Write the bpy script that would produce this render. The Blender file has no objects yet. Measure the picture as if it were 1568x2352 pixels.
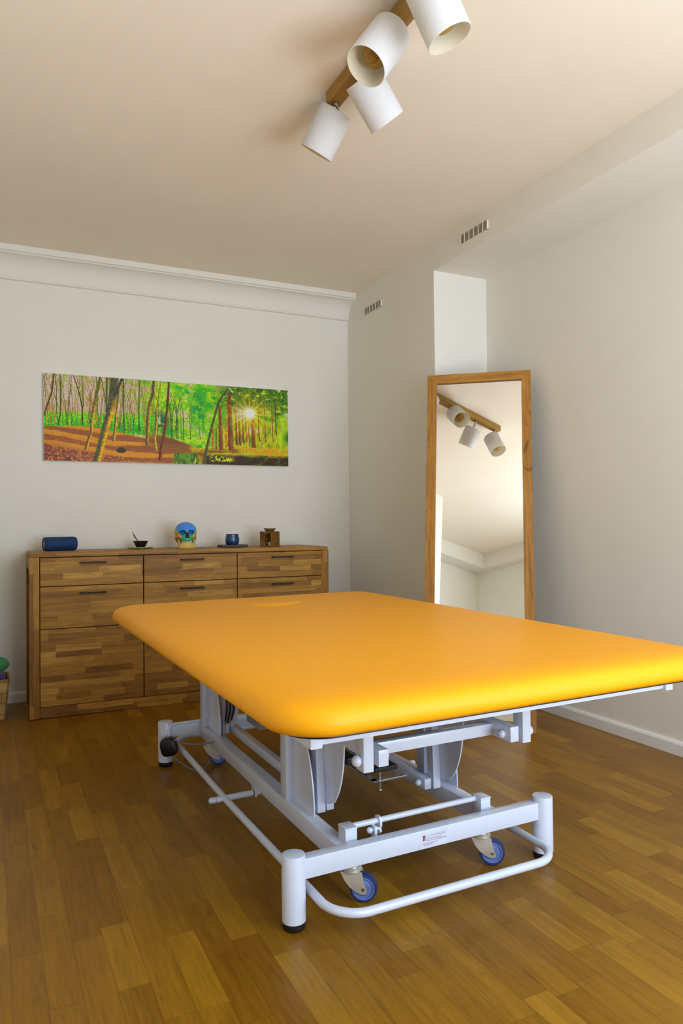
import bpy, bmesh, math, random
import numpy as np
from math import sin, cos, pi, radians, sqrt, floor
from mathutils import Vector, Matrix

random.seed(7)
S = bpy.context.scene
COL = S.collection

# ------------------------------------------------------------------ camera
YAW, PITCH, ROLL, FPX = radians(25.98875), radians(0.65307), radians(-0.63769), 1664.51
ca, sa, cb, sb = cos(YAW), sin(YAW), cos(PITCH), sin(PITCH)
F = Vector((sa * cb, ca * cb, sb))
R0 = Vector((ca, -sa, 0))
U0 = R0.cross(F)
RR = R0 * cos(ROLL) + U0 * sin(ROLL)
UU = -R0 * sin(ROLL) + U0 * cos(ROLL)
cam_d = bpy.data.cameras.new('camera')
cam_d.sensor_fit = 'HORIZONTAL'
cam_d.sensor_width = 36
cam_d.lens = FPX * 36 / 1568
cam_d.clip_start = 0.02
cam = bpy.data.objects.new('camera', cam_d)
COL.objects.link(cam)
m = Matrix.Identity(4)
for i in range(3):
    m[i][0], m[i][1], m[i][2] = RR[i], UU[i], -F[i]
m[0][3], m[1][3], m[2][3] = 0, 0, 1.0
cam.matrix_world = m
S.camera = cam

# ------------------------------------------------------------------ light, world, exposure
S.view_settings.view_transform = 'Standard'
S.view_settings.look = 'None'
S.view_settings.gamma = 1
S.view_settings.exposure = 0.12
S.view_settings.use_curve_mapping = False
S.cycles.use_denoising = True
S.cycles.max_bounces = 10
S.cycles.diffuse_bounces = 6
S.cycles.caustics_reflective = False
S.cycles.caustics_refractive = False
S.cycles.sample_clamp_indirect = 6

w = bpy.data.worlds.new('daylight')
S.world = w
w.use_nodes = True
w.node_tree.nodes['Background'].inputs[0].default_value = (0.70, 0.85, 1.0, 1)
w.node_tree.nodes['Background'].inputs[1].default_value = 1.2


def area(name, loc, target, sx, sy, power, color, spread=180):
    d = bpy.data.lights.new(name, 'AREA')
    d.shape = 'RECTANGLE'
    d.size, d.size_y, d.energy, d.color = sx, sy, power, color
    d.spread = radians(spread)
    o = bpy.data.objects.new(name, d)
    COL.objects.link(o)
    o.location = loc
    o.rotation_euler = (Vector(target) - Vector(loc)).to_track_quat('-Z', 'Y').to_euler()
    return o


# daylight entering through the window opening behind the camera
area('window_daylight', (1.55, -0.60, 1.35), (1.55, 3.0, 1.30), 1.8, 2.0, 62, (0.72, 0.86, 1.0))
# added fill lamp low in the window opening, aimed up to brighten the ceiling
area('ceiling_fill', (1.55, -0.58, 0.62), (1.0, 1.1, 2.6), 1.8, 0.7, 19, (0.90, 0.94, 1.0), 125)


# ------------------------------------------------------------------ materials
def lin(c):
    return c / 12.92 if c <= 0.04045 else ((c + 0.055) / 1.055) ** 2.4


def rgb(h):
    h = h.lstrip('#')
    return tuple(lin(int(h[i:i + 2], 16) / 255) for i in (0, 2, 4)) + (1,)


class N:
    """small node-graph helper"""

    def __init__(s, name):
        s.m = bpy.data.materials.new(name)
        s.m.use_nodes = True
        s.t = s.m.node_tree
        s.b = s.t.nodes['Principled BSDF']

    def n(s, typ, **kw):
        x = s.t.nodes.new(typ)
        for k, v in kw.items():
            setattr(x, k, v)
        return x

    def put(s, sock, v):
        if isinstance(v, bpy.types.NodeSocket):
            s.t.links.new(v, sock)
        else:
            sock.default_value = v

    def math(s, op, a, b=0.0, c=None):
        x = s.n('ShaderNodeMath', operation=op)
        s.put(x.inputs[0], a)
        s.put(x.inputs[1], b)
        if c is not None:
            s.put(x.inputs[2], c)
        return x.outputs[0]

    def dot(s, a, b):
        x = s.n('ShaderNodeVectorMath', operation='DOT_PRODUCT')
        s.put(x.inputs[0], a)
        s.put(x.inputs[1], b)
        return x.outputs['Value']

    def comb(s, x, y, z):
        c = s.n('ShaderNodeCombineXYZ')
        s.put(c.inputs[0], x)
        s.put(c.inputs[1], y)
        s.put(c.inputs[2], z)
        return c.outputs[0]

    def coord(s, kind='Object'):
        return s.n('ShaderNodeTexCoord').outputs[kind]

    def white(s, v):
        x = s.n('ShaderNodeTexWhiteNoise', noise_dimensions='3D')
        s.put(x.inputs['Vector'], v)
        return x.outputs['Value']

    def noise(s, v, scale, detail=3, rough=0.55, dist=0.0):
        x = s.n('ShaderNodeTexNoise')
        s.put(x.inputs['Vector'], v)
        x.inputs['Scale'].default_value = scale
        x.inputs['Detail'].default_value = detail
        x.inputs['Roughness'].default_value = rough
        x.inputs['Distortion'].default_value = dist
        return x.outputs['Fac']

    def ramp(s, fac, stops):
        x = s.n('ShaderNodeValToRGB')
        s.put(x.inputs[0], fac)
        e = x.color_ramp.elements
        while len(e) < len(stops):
            e.new(0.5)
        for el, (p, c) in zip(e, stops):
            el.position = p
            el.color = c
        return x.outputs[0]

    def mix(s, f, a, b, mode='MIX'):
        x = s.n('ShaderNodeMix', data_type='RGBA', blend_type=mode)
        s.put(x.inputs[0], f)
        s.put(x.inputs[6], a)
        s.put(x.inputs[7], b)
        return x.outputs[2]

    def bump(s, h, strength, dist=0.01):
        x = s.n('ShaderNodeBump')
        x.inputs['Strength'].default_value = strength
        x.inputs['Distance'].default_value = dist
        s.put(x.inputs['Height'], h)
        s.t.links.new(x.outputs[0], s.b.inputs['Normal'])


def plain(name, col, rough=0.5, metal=0.0, spec=0.5, coat=0.0, var=0.04, scale=30, bump=0.0, trans=0.0, sheen=0.0):
    g = N(name)
    co = g.coord()
    f = g.noise(co, scale, 3)
    c = rgb(col) if isinstance(col, str) else tuple(col) + (1,)
    lo = tuple(max(0, v * (1 - var)) for v in c[:3]) + (1,)
    hi = tuple(min(1, v * (1 + var)) for v in c[:3]) + (1,)
    g.put(g.b.inputs['Base Color'], g.ramp(f, [(0.3, lo), (0.7, hi)]))
    g.b.inputs['Roughness'].default_value = rough
    g.b.inputs['Metallic'].default_value = metal
    g.b.inputs['Specular IOR Level'].default_value = spec
    g.b.inputs['Coat Weight'].default_value = coat
    g.b.inputs['Coat Roughness'].default_value = 0.15
    g.b.inputs['Transmission Weight'].default_value = trans
    if sheen:
        g.b.inputs['Sheen Weight'].default_value = sheen
    if bump:
        g.bump(g.noise(co, scale * 8, 4), bump, 0.002)
    return g.m


def staves(name, along, across, sw, sl, stops, rough=0.4, seam=0.3, seam_w=0.015, grain=0.5, spec=0.4, gscale=1.0, knots=0.0, offs=0.0, coat=0.0):
    """glued wooden staves / strip parquet: every stave its own tone and grain"""
    g = N(name)
    co = g.coord()
    a = g.math('ADD', g.dot(co, along), 31.7 + offs)
    b = g.math('ADD', g.dot(co, across), 17.3 + offs)
    bs = g.math('DIVIDE', b, sw)
    row = g.math('FLOOR', bs)
    r1 = g.white(g.comb(row, 3.1, 0.5))
    r2 = g.white(g.comb(row, 9.7, 2.5))
    L = g.math('MULTIPLY', g.math('MULTIPLY_ADD', r2, 0.7, 0.65), sl)
    as_ = g.math('DIVIDE', g.math('MULTIPLY_ADD', r1, 5.0, a), L)
    seg = g.math('FLOOR', as_)
    cell = g.white(g.comb(row, seg, 1.5))
    cell2 = g.white(g.comb(row, seg, 7.5))
    col = g.ramp(cell, stops)
    v = g.comb(g.math('MULTIPLY', a, 2.2 * gscale), g.math('MULTIPLY', b, 30 * gscale), g.math('MULTIPLY', cell2, 40))
    f1 = g.noise(v, 1.6, 6, 0.65, 0.9)
    f2 = g.noise(v, 6.0, 3, 0.6, 0.3)
    gr = g.math('MULTIPLY_ADD', g.math('ADD', f1, g.math('MULTIPLY', f2, 0.5)), 1.0, -0.25)
    dk = g.ramp(gr, [(0.30, (1 - grain, 1 - grain * 1.12, 1 - grain * 1.2, 1)), (0.62, (1, 1, 1, 1))])
    col = g.mix(1.0, col, dk, 'MULTIPLY')
    if knots:
        kn = g.noise(g.comb(g.math('MULTIPLY', a, 3.0), g.math('MULTIPLY', b, 9.0), 4.2), 2.2, 4, 0.6, 1.2)
        kk = g.ramp(kn, [(0.60, (1, 1, 1, 1)), (0.72, (1 - knots, 1 - knots, 1 - knots, 1))])
        col = g.mix(1.0, col, kk, 'MULTIPLY')
    fb = g.math('FRACT', bs)
    fa = g.math('FRACT', as_)
    eb = g.math('LESS_THAN', g.math('MINIMUM', fb, g.math('SUBTRACT', 1.0, fb)), seam_w)
    ea = g.math('LESS_THAN', g.math('MINIMUM', fa, g.math('SUBTRACT', 1.0, fa)), seam_w * sw / sl)
    e = g.math('MULTIPLY', g.math('MAXIMUM', eb, ea), seam)
    col = g.mix(e, col, (0.02, 0.008, 0.002, 1))
    g.put(g.b.inputs['Base Color'], col)
    g.put(g.b.inputs['Roughness'], g.math('MULTIPLY_ADD', f1, 0.15, rough - 0.07))
    g.b.inputs['Specular IOR Level'].default_value = spec
    g.b.inputs['Coat Weight'].default_value = coat
    g.b.inputs['Coat Roughness'].default_value = 0.25
    g.bump(gr, 0.06, 0.002)
    return g.m


OAK = [(0.0, rgb('8c5f20')), (0.3, rgb('9c6d26')), (0.6, rgb('aa792c')), (0.85, rgb('b88734')), (1.0, rgb('cc9c48'))]
FLR = [(0.0, rgb('8a5c0c')), (0.35, rgb('91640e')), (0.7, rgb('996b12')), (1.0, rgb('a67818'))]
M = {}
M['wall'] = plain('wall_paint', (0.81, 0.78, 0.71), 0.85, var=0.015, scale=3, bump=0.05, spec=0.2)
M['ceiling'] = plain('ceiling_paint_bounce_tint', (0.84, 0.75, 0.625), 0.9, var=0.015, scale=3, spec=0.2)  # warm bounce from the wood floor is put into this cream base colour
M['trim'] = plain('trim_paint', (0.82, 0.82, 0.80), 0.45, var=0.01)
M['floor'] = staves('oak_parquet', (0, 1, 0), (1, 0, 0), 0.068, 0.36, FLR, 0.36, 0.35, 0.012, 0.30, 0.33, knots=0.25)
M['cab_h'] = staves('oiled_oak_staves', (1, 0, 0), (0, 1, 1), 0.031, 0.24, OAK, 0.5, 0.12, 0.03, 0.42, 0.3, knots=0.3)
M['cab_v'] = staves('oiled_oak_posts', (0, 0, 1), (1, 1, 0), 0.026, 0.55, OAK, 0.5, 0.12, 0.03, 0.42, 0.3, offs=3.3)
M['cab_gap'] = plain('cabinet_shadow_gap', '2b1505', 0.8)
M['handle'] = plain('dark_bronze', '2a1c16', 0.45, 0.5)
MIR = [(0.0, rgb('a8742c')), (0.5, rgb('b07c34')), (1.0, rgb('b8863c'))]
M['mir_v'] = staves('knotty_oak_vertical', (0, 0, 1), (1, 1, 0), 0.90, 9.0, MIR, 0.5, 0.0, 0.0, 0.45, 0.3, knots=0.55, offs=1.0)
M['mir_h'] = staves('knotty_oak_horizontal', (1, 0, 0), (0, 1, 1), 0.90, 9.0, MIR, 0.5, 0.0, 0.0, 0.45, 0.3, knots=0.55, offs=2.0)
M['glass'] = plain('mirror_glass', (0.97, 0.985, 0.965), 0.01, 1.0, var=0.0)
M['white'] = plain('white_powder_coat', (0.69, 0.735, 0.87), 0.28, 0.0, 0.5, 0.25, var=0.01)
M['rubber'] = plain('black_rubber', '15100f', 0.6)
M['black'] = plain('black_plastic', '0e0b0c', 0.4)
M['yellow'] = plain('yellow_vinyl', (0.88, 0.37, 0.003), 0.50, 0.0, 0.22, 0.03, var=0.015, scale=60, bump=0.04)
M['zinc'] = plain('zinc_plate', (0.86, 0.85, 0.78), 0.26, 0.6, var=0.05)
M['steel'] = plain('bright_steel', (0.6, 0.62, 0.64), 0.25, 1.0)
M['wheelrim'] = plain('blue_grey_wheel', '6f86c8', 0.4)
M['tyre'] = plain('dark_blue_tyre', '26386f', 0.5)
M['greybox'] = plain('grey_motor_housing', '8c8a8c', 0.5)
M['cable'] = plain('grey_cable', '7d7a86', 0.5)
M['shade'] = plain('white_lamp_fabric', (0.83, 0.86, 0.93), 0.8, var=0.02, scale=120, bump=0.1)
M['shade_in'] = plain('cream_shade_lining', (0.86, 0.78, 0.60), 0.6, var=0.02)
M['rail'] = staves('lamp_oak', (0, 1, 0), (1, 0, 1), 0.2, 1.5, [(0, rgb('a8823a')), (1, rgb('b88f44'))], 0.5, 0, 0, 0.3, 0.3)
M['chrome'] = plain('brushed_nickel', (0.5, 0.45, 0.38), 0.25, 1.0)
M['filament'] = plain('copper_filament', '9a3d12', 0.4, 0.6)
g = N('amber_bulb_glass')
f = g.noise(g.coord(), 20)
g.put(g.b.inputs['Base Color'], g.ramp(f, [(0.3, (0.95, 0.60, 0.16, 1)), (0.7, (0.98, 0.64, 0.20, 1))]))
g.b.inputs['Transmission Weight'].default_value = 0.85
g.b.inputs['Roughness'].default_value = 0.05
g.b.inputs['IOR'].default_value = 1.12
M['amber'] = g.m
M['vent_in'] = plain('vent_shadow', 'a39a80', 0.8)
M['vent'] = plain('vent_frame', (0.78, 0.76, 0.70), 0.5)
M['blue'] = plain('blue_speaker_fabric', '06305f', 0.75, var=0.25, scale=200, bump=0.3)
M['blue_dk'] = plain('dark_teal_rubber', '062a3c', 0.5)
M['silver'] = plain('silver_print', (0.7, 0.7, 0.75), 0.35, 0.6)
M['bowl'] = plain('black_ceramic', '150c08', 0.45)
M['stick'] = plain('bamboo', '8a6038', 0.6, var=0.15)
M['leafdish'] = plain('green_yellow_glaze', '9aa050', 0.3, coat=0.5, var=0.35, scale=60)
M['board'] = plain('dark_walnut', '3c2212', 0.5, var=0.2)
M['cup'] = plain('blue_glazed_ceramic', '0a3d6b', 0.25, coat=0.6, var=0.5, scale=90)
M['boxwood'] = staves('carved_wood', (0, 0, 1), (1, 1, 0), 0.05, 0.3, [(0, rgb('80561f')), (1, rgb('9c6e2c'))], 0.6, 0, 0, 0.35, 0.3)
M['wax'] = plain('white_wax', '#d9c8a8', 0.5)
M['dishglass'] = plain('smoky_ribbed_glass', '9a7f52', 0.25, trans=0.5)
M['crate'] = staves('pale_spruce', (1, 0, 0), (0, 0, 1), 0.055, 0.9, [(0, rgb('a9864e')), (0.5, rgb('bd9a60')), (1, rgb('c9a970'))], 0.65, 0.5, 0.04, 0.3, 0.2)
M['purple'] = plain('purple_cloth', '2a0c72', 0.9, var=0.2, sheen=0.3)
M['green'] = plain('green_cloth', '2f7a42', 0.85, var=0.3, scale=14, sheen=0.3)
M['red'] = plain('red_print', '8e1420', 0.5)
M['print'] = plain('faded_red_print', 'bba6c4', 0.5)
M['label'] = plain('label_film', (0.69, 0.735, 0.87), 0.28)
M['door'] = plain('door_paint', (0.80, 0.81, 0.80), 0.4)


for k_ in ('shade', 'shade_in'):
    t_n = M[k_].node_tree
    pb = t_n.nodes['Principled BSDF']
    tr = t_n.nodes.new('ShaderNodeBsdfTranslucent')
    tr.inputs[0].default_value = (0.86, 0.80, 0.68, 1)
    mx = t_n.nodes.new('ShaderNodeMixShader')
    mx.inputs[0].default_value = 0.38
    t_n.links.new(pb.outputs[0], mx.inputs[1])
    t_n.links.new(tr.outputs[0], mx.inputs[2])
    t_n.links.new(mx.outputs[0], t_n.nodes['Material Output'].inputs[0])


def vcol(name, rough=0.6, spec=0.3):
    g = N(name)
    a = g.n('ShaderNodeVertexColor', layer_name='Col')
    n_ = g.noise(g.coord(), 60)
    g.put(g.b.inputs['Base Color'], g.mix(0.06, a.outputs[0], g.ramp(n_, [(0.3, (0.5, 0.5, 0.5, 1)), (0.7, (0.9, 0.9, 0.9, 1))]), 'MULTIPLY'))
    g.b.inputs['Roughness'].default_value = rough
    g.b.inputs['Specular IOR Level'].default_value = spec
    return g.m


M['print_forest'] = vcol('printed_forest_canvas', 0.5, 0.3)
M['bone'] = vcol('painted_skull_plastic', 0.4, 0.4)


# ------------------------------------------------------------------ mesh helpers
def bx(bm, x0, x1, y0, y1, z0, z1, bev=0.0, seg=2, mi=0, mat=None):
    vs = [bm.verts.new((x, y, z)) for x in (x0, x1) for y in (y0, y1) for z in (z0, z1)]
    q = [(0, 1, 3, 2), (4, 6, 7, 5), (0, 4, 5, 1), (2, 3, 7, 6), (0, 2, 6, 4), (1, 5, 7, 3)]
    fs = [bm.faces.new([vs[i] for i in f]) for f in q]
    for f_ in fs:
        f_.material_index = mi
    if mat is not None:
        bmesh.ops.transform(bm, matrix=mat, verts=vs)
    if bev:
        es = list({e for f_ in fs for e in f_.edges})
        bmesh.ops.bevel(bm, geom=es, offset=bev, segments=seg, affect='EDGES', profile=0.5)
    return vs


def frame_of(d):
    d = Vector(d).normalized()
    a = Vector((0, 0, 1)) if abs(d.z) < 0.9 else Vector((1, 0, 0))
    s = d.cross(a).normalized()
    return s, s.cross(d).normalized()


def rings(bm, loops, closed=True, cap0=True, cap1=True, mi=0):
    rs = [[bm.verts.new(p) for p in l] for l in loops]
    n = len(rs[0])
    for a, b in zip(rs, rs[1:]):
        for i in range(n if closed else n - 1):
            f_ = bm.faces.new((a[i], a[(i + 1) % n], b[(i + 1) % n], b[i]))
            f_.material_index = mi
    if cap0:
        bm.faces.new(list(reversed(rs[0]))).material_index = mi
    if cap1:
        bm.faces.new(rs[-1]).material_index = mi
    return rs


def tube(bm, pts, r, seg=14, cap=True, mi=0):
    pts = [Vector(p) for p in pts]
    s = None
    loops = []
    for i, p in enumerate(pts):
        d = (pts[min(i + 1, len(pts) - 1)] - pts[max(i - 1, 0)]).normalized()
        if s is None:
            s, t = frame_of(d)
        else:
            s = (s - d * s.dot(d)).normalized()
            t = s.cross(d).normalized() * -1
            t = d.cross(s)
        t = d.cross(s)
        rr = r[i] if isinstance(r, (list, tuple)) else r
        loops.append([p + s * rr * cos(2 * pi * k / seg) + t * rr * sin(2 * pi * k / seg) for k in range(seg)])
    rings(bm, loops, True, cap, cap, mi)


def lathe(bm, prof, axis_o=(0, 0, 0), d=(0, 0, 1), seg=32, cap0=True, cap1=True, mi=0):
    """prof: (radius, distance along d)"""
    o = Vector(axis_o)
    d = Vector(d).normalized()
    s, t = frame_of(d)
    loops = [[o + d * h + s * r * cos(2 * pi * k / seg) + t * r * sin(2 * pi * k / seg) for k in range(seg)] for r, h in prof]
    rings(bm, loops, True, cap0, cap1, mi)


def ball(bm, c, r, d=(1, 0, 0), squash=1.0, seg=16, mi=0):
    prof = [(max(1e-4, r * sin(pi * i / 8)), -r * squash * cos(pi * i / 8)) for i in range(9)]
    lathe(bm, prof, c, d, seg, mi=mi)


def cyl(bm, a, b, r, seg=24, mi=0, bev=0.0):
    a, b = Vector(a), Vector(b)
    L = (b - a).length
    if bev:
        lathe(bm, [(r - bev, 0), (r - bev * .3, bev * .3), (r, bev), (r, L - bev), (r - bev * .3, L - bev * .3), (r - bev, L)], a, b - a, seg, mi=mi)
    else:
        lathe(bm, [(r, 0), (r, L)], a, b - a, seg, mi=mi)


def fillet(pts, rad, n=8):
    pts = [Vector(p) for p in pts]
    out = [pts[0]]
    for a, p, b in zip(pts, pts[1:], pts[2:]):
        da, db = (a - p).normalized(), (b - p).normalized()
        for i in range(n + 1):
            t = i / n
            q0 = p + da * rad * (1 - t)
            q1 = p + db * rad * t
            out.append(q0.lerp(q1, t))
    out.append(pts[-1])
    return out


def smooth_path(pts, n=8):
    pts = [Vector(p) for p in pts]
    P = [pts[0]] + pts + [pts[-1]]
    out = []
    for i in range(1, len(P) - 2):
        for k in range(n):
            t = k / n
            a, b, c, d = P[i - 1], P[i], P[i + 1], P[i + 2]
            out.append(0.5 * ((2 * b) + (c - a) * t + (2 * a - 5 * b + 4 * c - d) * t * t + (3 * b - a - 3 * c + d) * t ** 3))
    out.append(pts[-1])
    return out


def prism(bm, poly, axis, a, b, mi=0):
    """poly of 2D points swept along axis (0,1,2) from a to b"""
    def P(p, v):
        return {0: (v, p[0], p[1]), 1: (p[0], v, p[1]), 2: (p[0], p[1], v)}[axis]
    rings(bm, [[P(p, a) for p in poly], [P(p, b) for p in poly]], mi=mi)


def obj(name, bm, mats, parent=None, smooth=None, loc=None, rot=None):
    bmesh.ops.recalc_face_normals(bm, faces=bm.faces)
    me = bpy.data.meshes.new(name)
    bm.to_mesh(me)
    bm.free()
    for k in (mats if isinstance(mats, (list, tuple)) else [mats]):
        me.materials.append(M[k])
    if smooth is not None:
        me.polygons.foreach_set('use_smooth', [True] * len(me.polygons))
        me.set_sharp_from_angle(angle=radians(smooth))
    o = bpy.data.objects.new(name, me)
    COL.objects.link(o)
    if parent:
        o.parent = parent
    if loc:
        o.location = loc
    if rot:
        o.rotation_euler = rot
    return o


def NB():
    return bmesh.new()


def thing(name, label, cat, loc=(0, 0, 0), rot=(0, 0, 0), group=None):
    o = bpy.data.objects.new(name, None)
    o.empty_display_size = 0.05
    COL.objects.link(o)
    o.location = loc
    o.rotation_euler = rot
    return tag(o, label, cat, group)


def tag(o, label, cat, group=None):
    o['label'] = label
    o['category'] = cat
    if group:
        o['group'] = group
    return o


def struct(name, bm, mats, smooth=None):
    o = obj(name, bm, mats, smooth=smooth)
    o['kind'] = 'structure'
    return o


# ------------------------------------------------------------------ the room
XL, XR, YB, YF, ZC = -0.18, 2.60, 4.47, -0.62, 2.532
XBAY, YBAY = -1.22, 0.957               # bay to the left of the camera
XB, YR, ZB = 2.241, 3.390, 2.387       # boxed wall / beam face, recess face, beam underside
b = NB(); bx(b, XBAY - .1, XR + .1, YF - .1, YB + .1, -0.12, 0); struct('floor', b, 'floor')
b = NB(); bx(b, XBAY - .1, XR + .1, YF - .1, YB + .1, ZC, ZC + 0.1); struct('ceiling', b, 'ceiling')
b = NB(); bx(b, XBAY - .1, XR + .1, YB, YB + .1, 0, ZC); struct('wall_back', b, 'wall')
b = NB(); bx(b, XR, XR + .1, YF, YB, 0, ZC); struct('wall_right', b, 'wall')
b = NB(); bx(b, XBAY - .1, XL, YBAY, YB, 0, ZC); struct('wall_left', b, 'wall')
b = NB(); bx(b, XBAY - .1, XBAY, YF, YBAY, 0, ZC); struct('wall_bay', b, 'wall')
# wall behind the camera with a wide window opening
b = NB()
bx(b, XBAY, 0.60, YF - .1, YF, 0, ZC)
bx(b, 2.50, XR, YF - .1, YF, 0, ZC)
bx(b, 0.60, 2.50, YF - .1, YF, 2.42, ZC)
bx(b, 0.60, 2.50, YF - .1, YF, 0, 0.25)
struct('wall_front', b, 'wall')


def window(name, x0, x1, z0, z1, plane, mull):
    b = NB()
    t, d = 0.06, 0.05
    for a0, a1, c0, c1 in [(x0, x0 + t, z0, z1), (x1 - t, x1, z0, z1), (x0 + t, x1 - t, z0, z0 + t), (x0 + t, x1 - t, z1 - t, z1)] + [(q - t / 2, q + t / 2, z0 + t, z1 - t) for q in mull]:
        bx(b, a0, a1, plane - d, plane, c0, c1, 0.004, 1)
    o = obj(name, b, 'trim')
    o['kind'] = 'structure'


window('window_1', 0.60, 2.50, 0.25, 2.42, YF - 0.03, (1.55,))

# boxed section in the far right corner and the beam running above the right wall
b = NB(); bx(b, XB, XR, YR, YB, 0, ZC); struct('wall_corner', b, 'wall')
b = NB(); bx(b, XB, XR, YF, YR, ZB, ZC); struct('trim_1', b, 'wall')
# cornice on the back wall: square lip over a concave cove, small bead below
b = NB()
prof = [(YB, ZC), (4.333, ZC), (4.331, 2.499), (4.345, 2.496), (4.349, 2.490)]
for i in range(1, 11):
    t = i / 10 * pi / 2
    prof.append((4.349 + 0.098 * sin(t) ** 1.0 * (1 - 0.0) , 2.490 - 0.098 * (1 - cos(t))))
prof += [(4.449, 2.386), (4.452, 2.383), (4.452, 2.377), (YB, 2.374)]
rings(b, [[(XL, y, z) for y, z in prof], [(XB, y, z) for y, z in prof]])
struct('trim_2', b, 'wall', 25)
# boxed beams round the bay beside the camera
b = NB(); bx(b, XBAY, -1.00, YF, YBAY, 2.365, ZC); struct('trim_3', b, 'wall')
b = NB(); bx(b, -1.00, XB, YF, -0.50, 2.365, ZC); struct('trim_4', b, 'wall')
# baseboards


def board(name, pts_axis, a0, a1, plane, sign):
    b = NB()
    pr = [(0, 0), (0.014, 0), (0.014, 0.046), (0.009, 0.056), (0, 0.058)]
    if pts_axis == 'x':
        rings(b, [[(a, plane + sign * p, z) for p, z in pr] for a in (a0, a1)])
    else:
        rings(b, [[(plane + sign * p, a, z) for p, z in pr] for a in (a0, a1)])
    o = obj(name, b, 'trim')
    o['kind'] = 'structure'


board('baseboard_back', 'x', XL, XB, YB, -1)
board('baseboard_right', 'y', YF, YR, XR, -1)
board('baseboard_corner', 'y', YR - .014, YB, XB, -1)
board('baseboard_recess', 'x', XB - .014, XR, YR, -1)
board('baseboard_left', 'y', YBAY, YB, XL, 1)


def vent(y0, y1, z0, z1, label):
    t = thing('air_vent', label, 'vent', (XB, (y0 + y1) / 2, z0), group='wall vents')
    w_, h_ = y1 - y0, z1 - z0
    b = NB(); bx(b, -0.0025, -0.0005, -w_ / 2 + .003, w_ / 2 - .003, .003, h_ - .003)
    obj('backing', b, 'vent_in', t)
    b = NB()
    e = 0.004
    bx(b, -.006, 0, -w_ / 2, w_ / 2, 0, e); bx(b, -.006, 0, -w_ / 2, w_ / 2, h_ - e, h_)
    bx(b, -.008, 0, -w_ / 2, -w_ / 2 + e, 0, h_); bx(b, -.008, 0, w_ / 2 - e, w_ / 2, 0, h_)
    obj('frame', b, 'vent', t)
    for i in range(1, 6):
        y = -w_ / 2 + w_ * i / 6
        b = NB(); bx(b, -.007, 0, y - .0015, y + .0015, e, h_ - e)
        obj('divider', b, 'vent', t)
    b = NB()
    for i in range(1, 8):
        z = h_ * i / 8
        bx(b, -.0045, -.001, -w_ / 2 + e, w_ / 2 - e, z - .0013, z + .0013)
    obj('louvre', b, 'vent_in', t)


vent(2.896, 3.129, 2.436, 2.491, 'white slotted air vent on the ceiling beam above the leaning mirror')
vent(3.982, 4.210, 2.345, 2.396, 'white slotted air vent on the wall beside the cornice end')

# ------------------------------------------------------------------ sideboard
CX0, CX1, CY, CH, CB = 0.183, 1.852, 4.0, 0.846, 4.435
sb = thing('sideboard', 'long oak sideboard of mixed staves with black bar handles against the back wall', 'sideboard',
           ((CX0 + CX1) / 2, CY, 0), (0, radians(0.22), radians(-0.6)))
HW = (CX1 - CX0) / 2
b = NB(); bx(b, -HW + .004, HW - .004, 0.001, CB - CY, CH - .022, CH, 0.0015, 1); obj('top', b, 'cab_h', sb)
for sgn in (-1, 1):
    x0, x1 = (-HW, -HW + .048) if sgn < 0 else (HW - .048, HW)
    b = NB()
    bx(b, x0, x1, 0, .05, 0, CH - .0225, .002, 1)
    bx(b, x0, x1, CB - CY - .05, CB - CY, 0, CH - .0225, .002, 1)
    bx(b, x0, x1, .05, CB - CY - .05, CH - .085, CH - .0225)
    obj('side_frame', b, 'cab_v', sb)
    b = NB()
    xm = x0 + .026 if sgn < 0 else x0 + .004
    bx(b, xm, xm + .018, .05, CB - CY - .05, .03, CH - .085)
    obj('side_panel', b, 'cab_v', sb)
b = NB()
bx(b, -HW + .048, HW - .048, .02, CB - CY, .03, CH - .022)
obj('carcass', b, 'cab_gap', sb)
b = NB(); bx(b, -HW + .05, HW - .05, .004, .02, 0.0, .055, .0015, 1); obj('plinth', b, 'cab_h', sb)
cols = [(0.2345, 0.7505), (0.7555, 1.2765), (1.2815, 1.804)]
for ci, (a0, a1) in enumerate(cols):
    l0, l1 = a0 - (CX0 + CX1) / 2, a1 - (CX0 + CX1) / 2
    for ri, (z0, z1) in enumerate(((.674, .820), (.455, .670))):
        b = NB(); bx(b, l0, l1, .002, .02, z0, z1, .0012, 1)
        dr = obj('drawer', b, 'cab_h', sb)
        xm = (0.4915, 1.017, 1.552)[ci] - (CX0 + CX1) / 2
        zh = z1 - (.028 if ri == 0 else .036)
        b = NB()
        bx(b, xm - .065, xm + .065, -.022, -.013, zh - .004, zh + .004, .0015, 1)
        for s_ in (-.060, .060):
            bx(b, xm + s_ - .004, xm + s_ + .004, -.014, .003, zh - .0035, zh + .0035)
        obj('handle', b, 'handle', dr)
    b = NB(); bx(b, l0, l1, .002, .02, .058, .451, .0012, 1)
    obj('door', b, 'cab_h', sb)

TOPZ = CH  # things on the sideboard stand here (tilt under 1.5 mm)


def topz(x):
    return CH - (x - (CX0 + CX1) / 2) * sin(radians(.22)) + .0006


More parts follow.
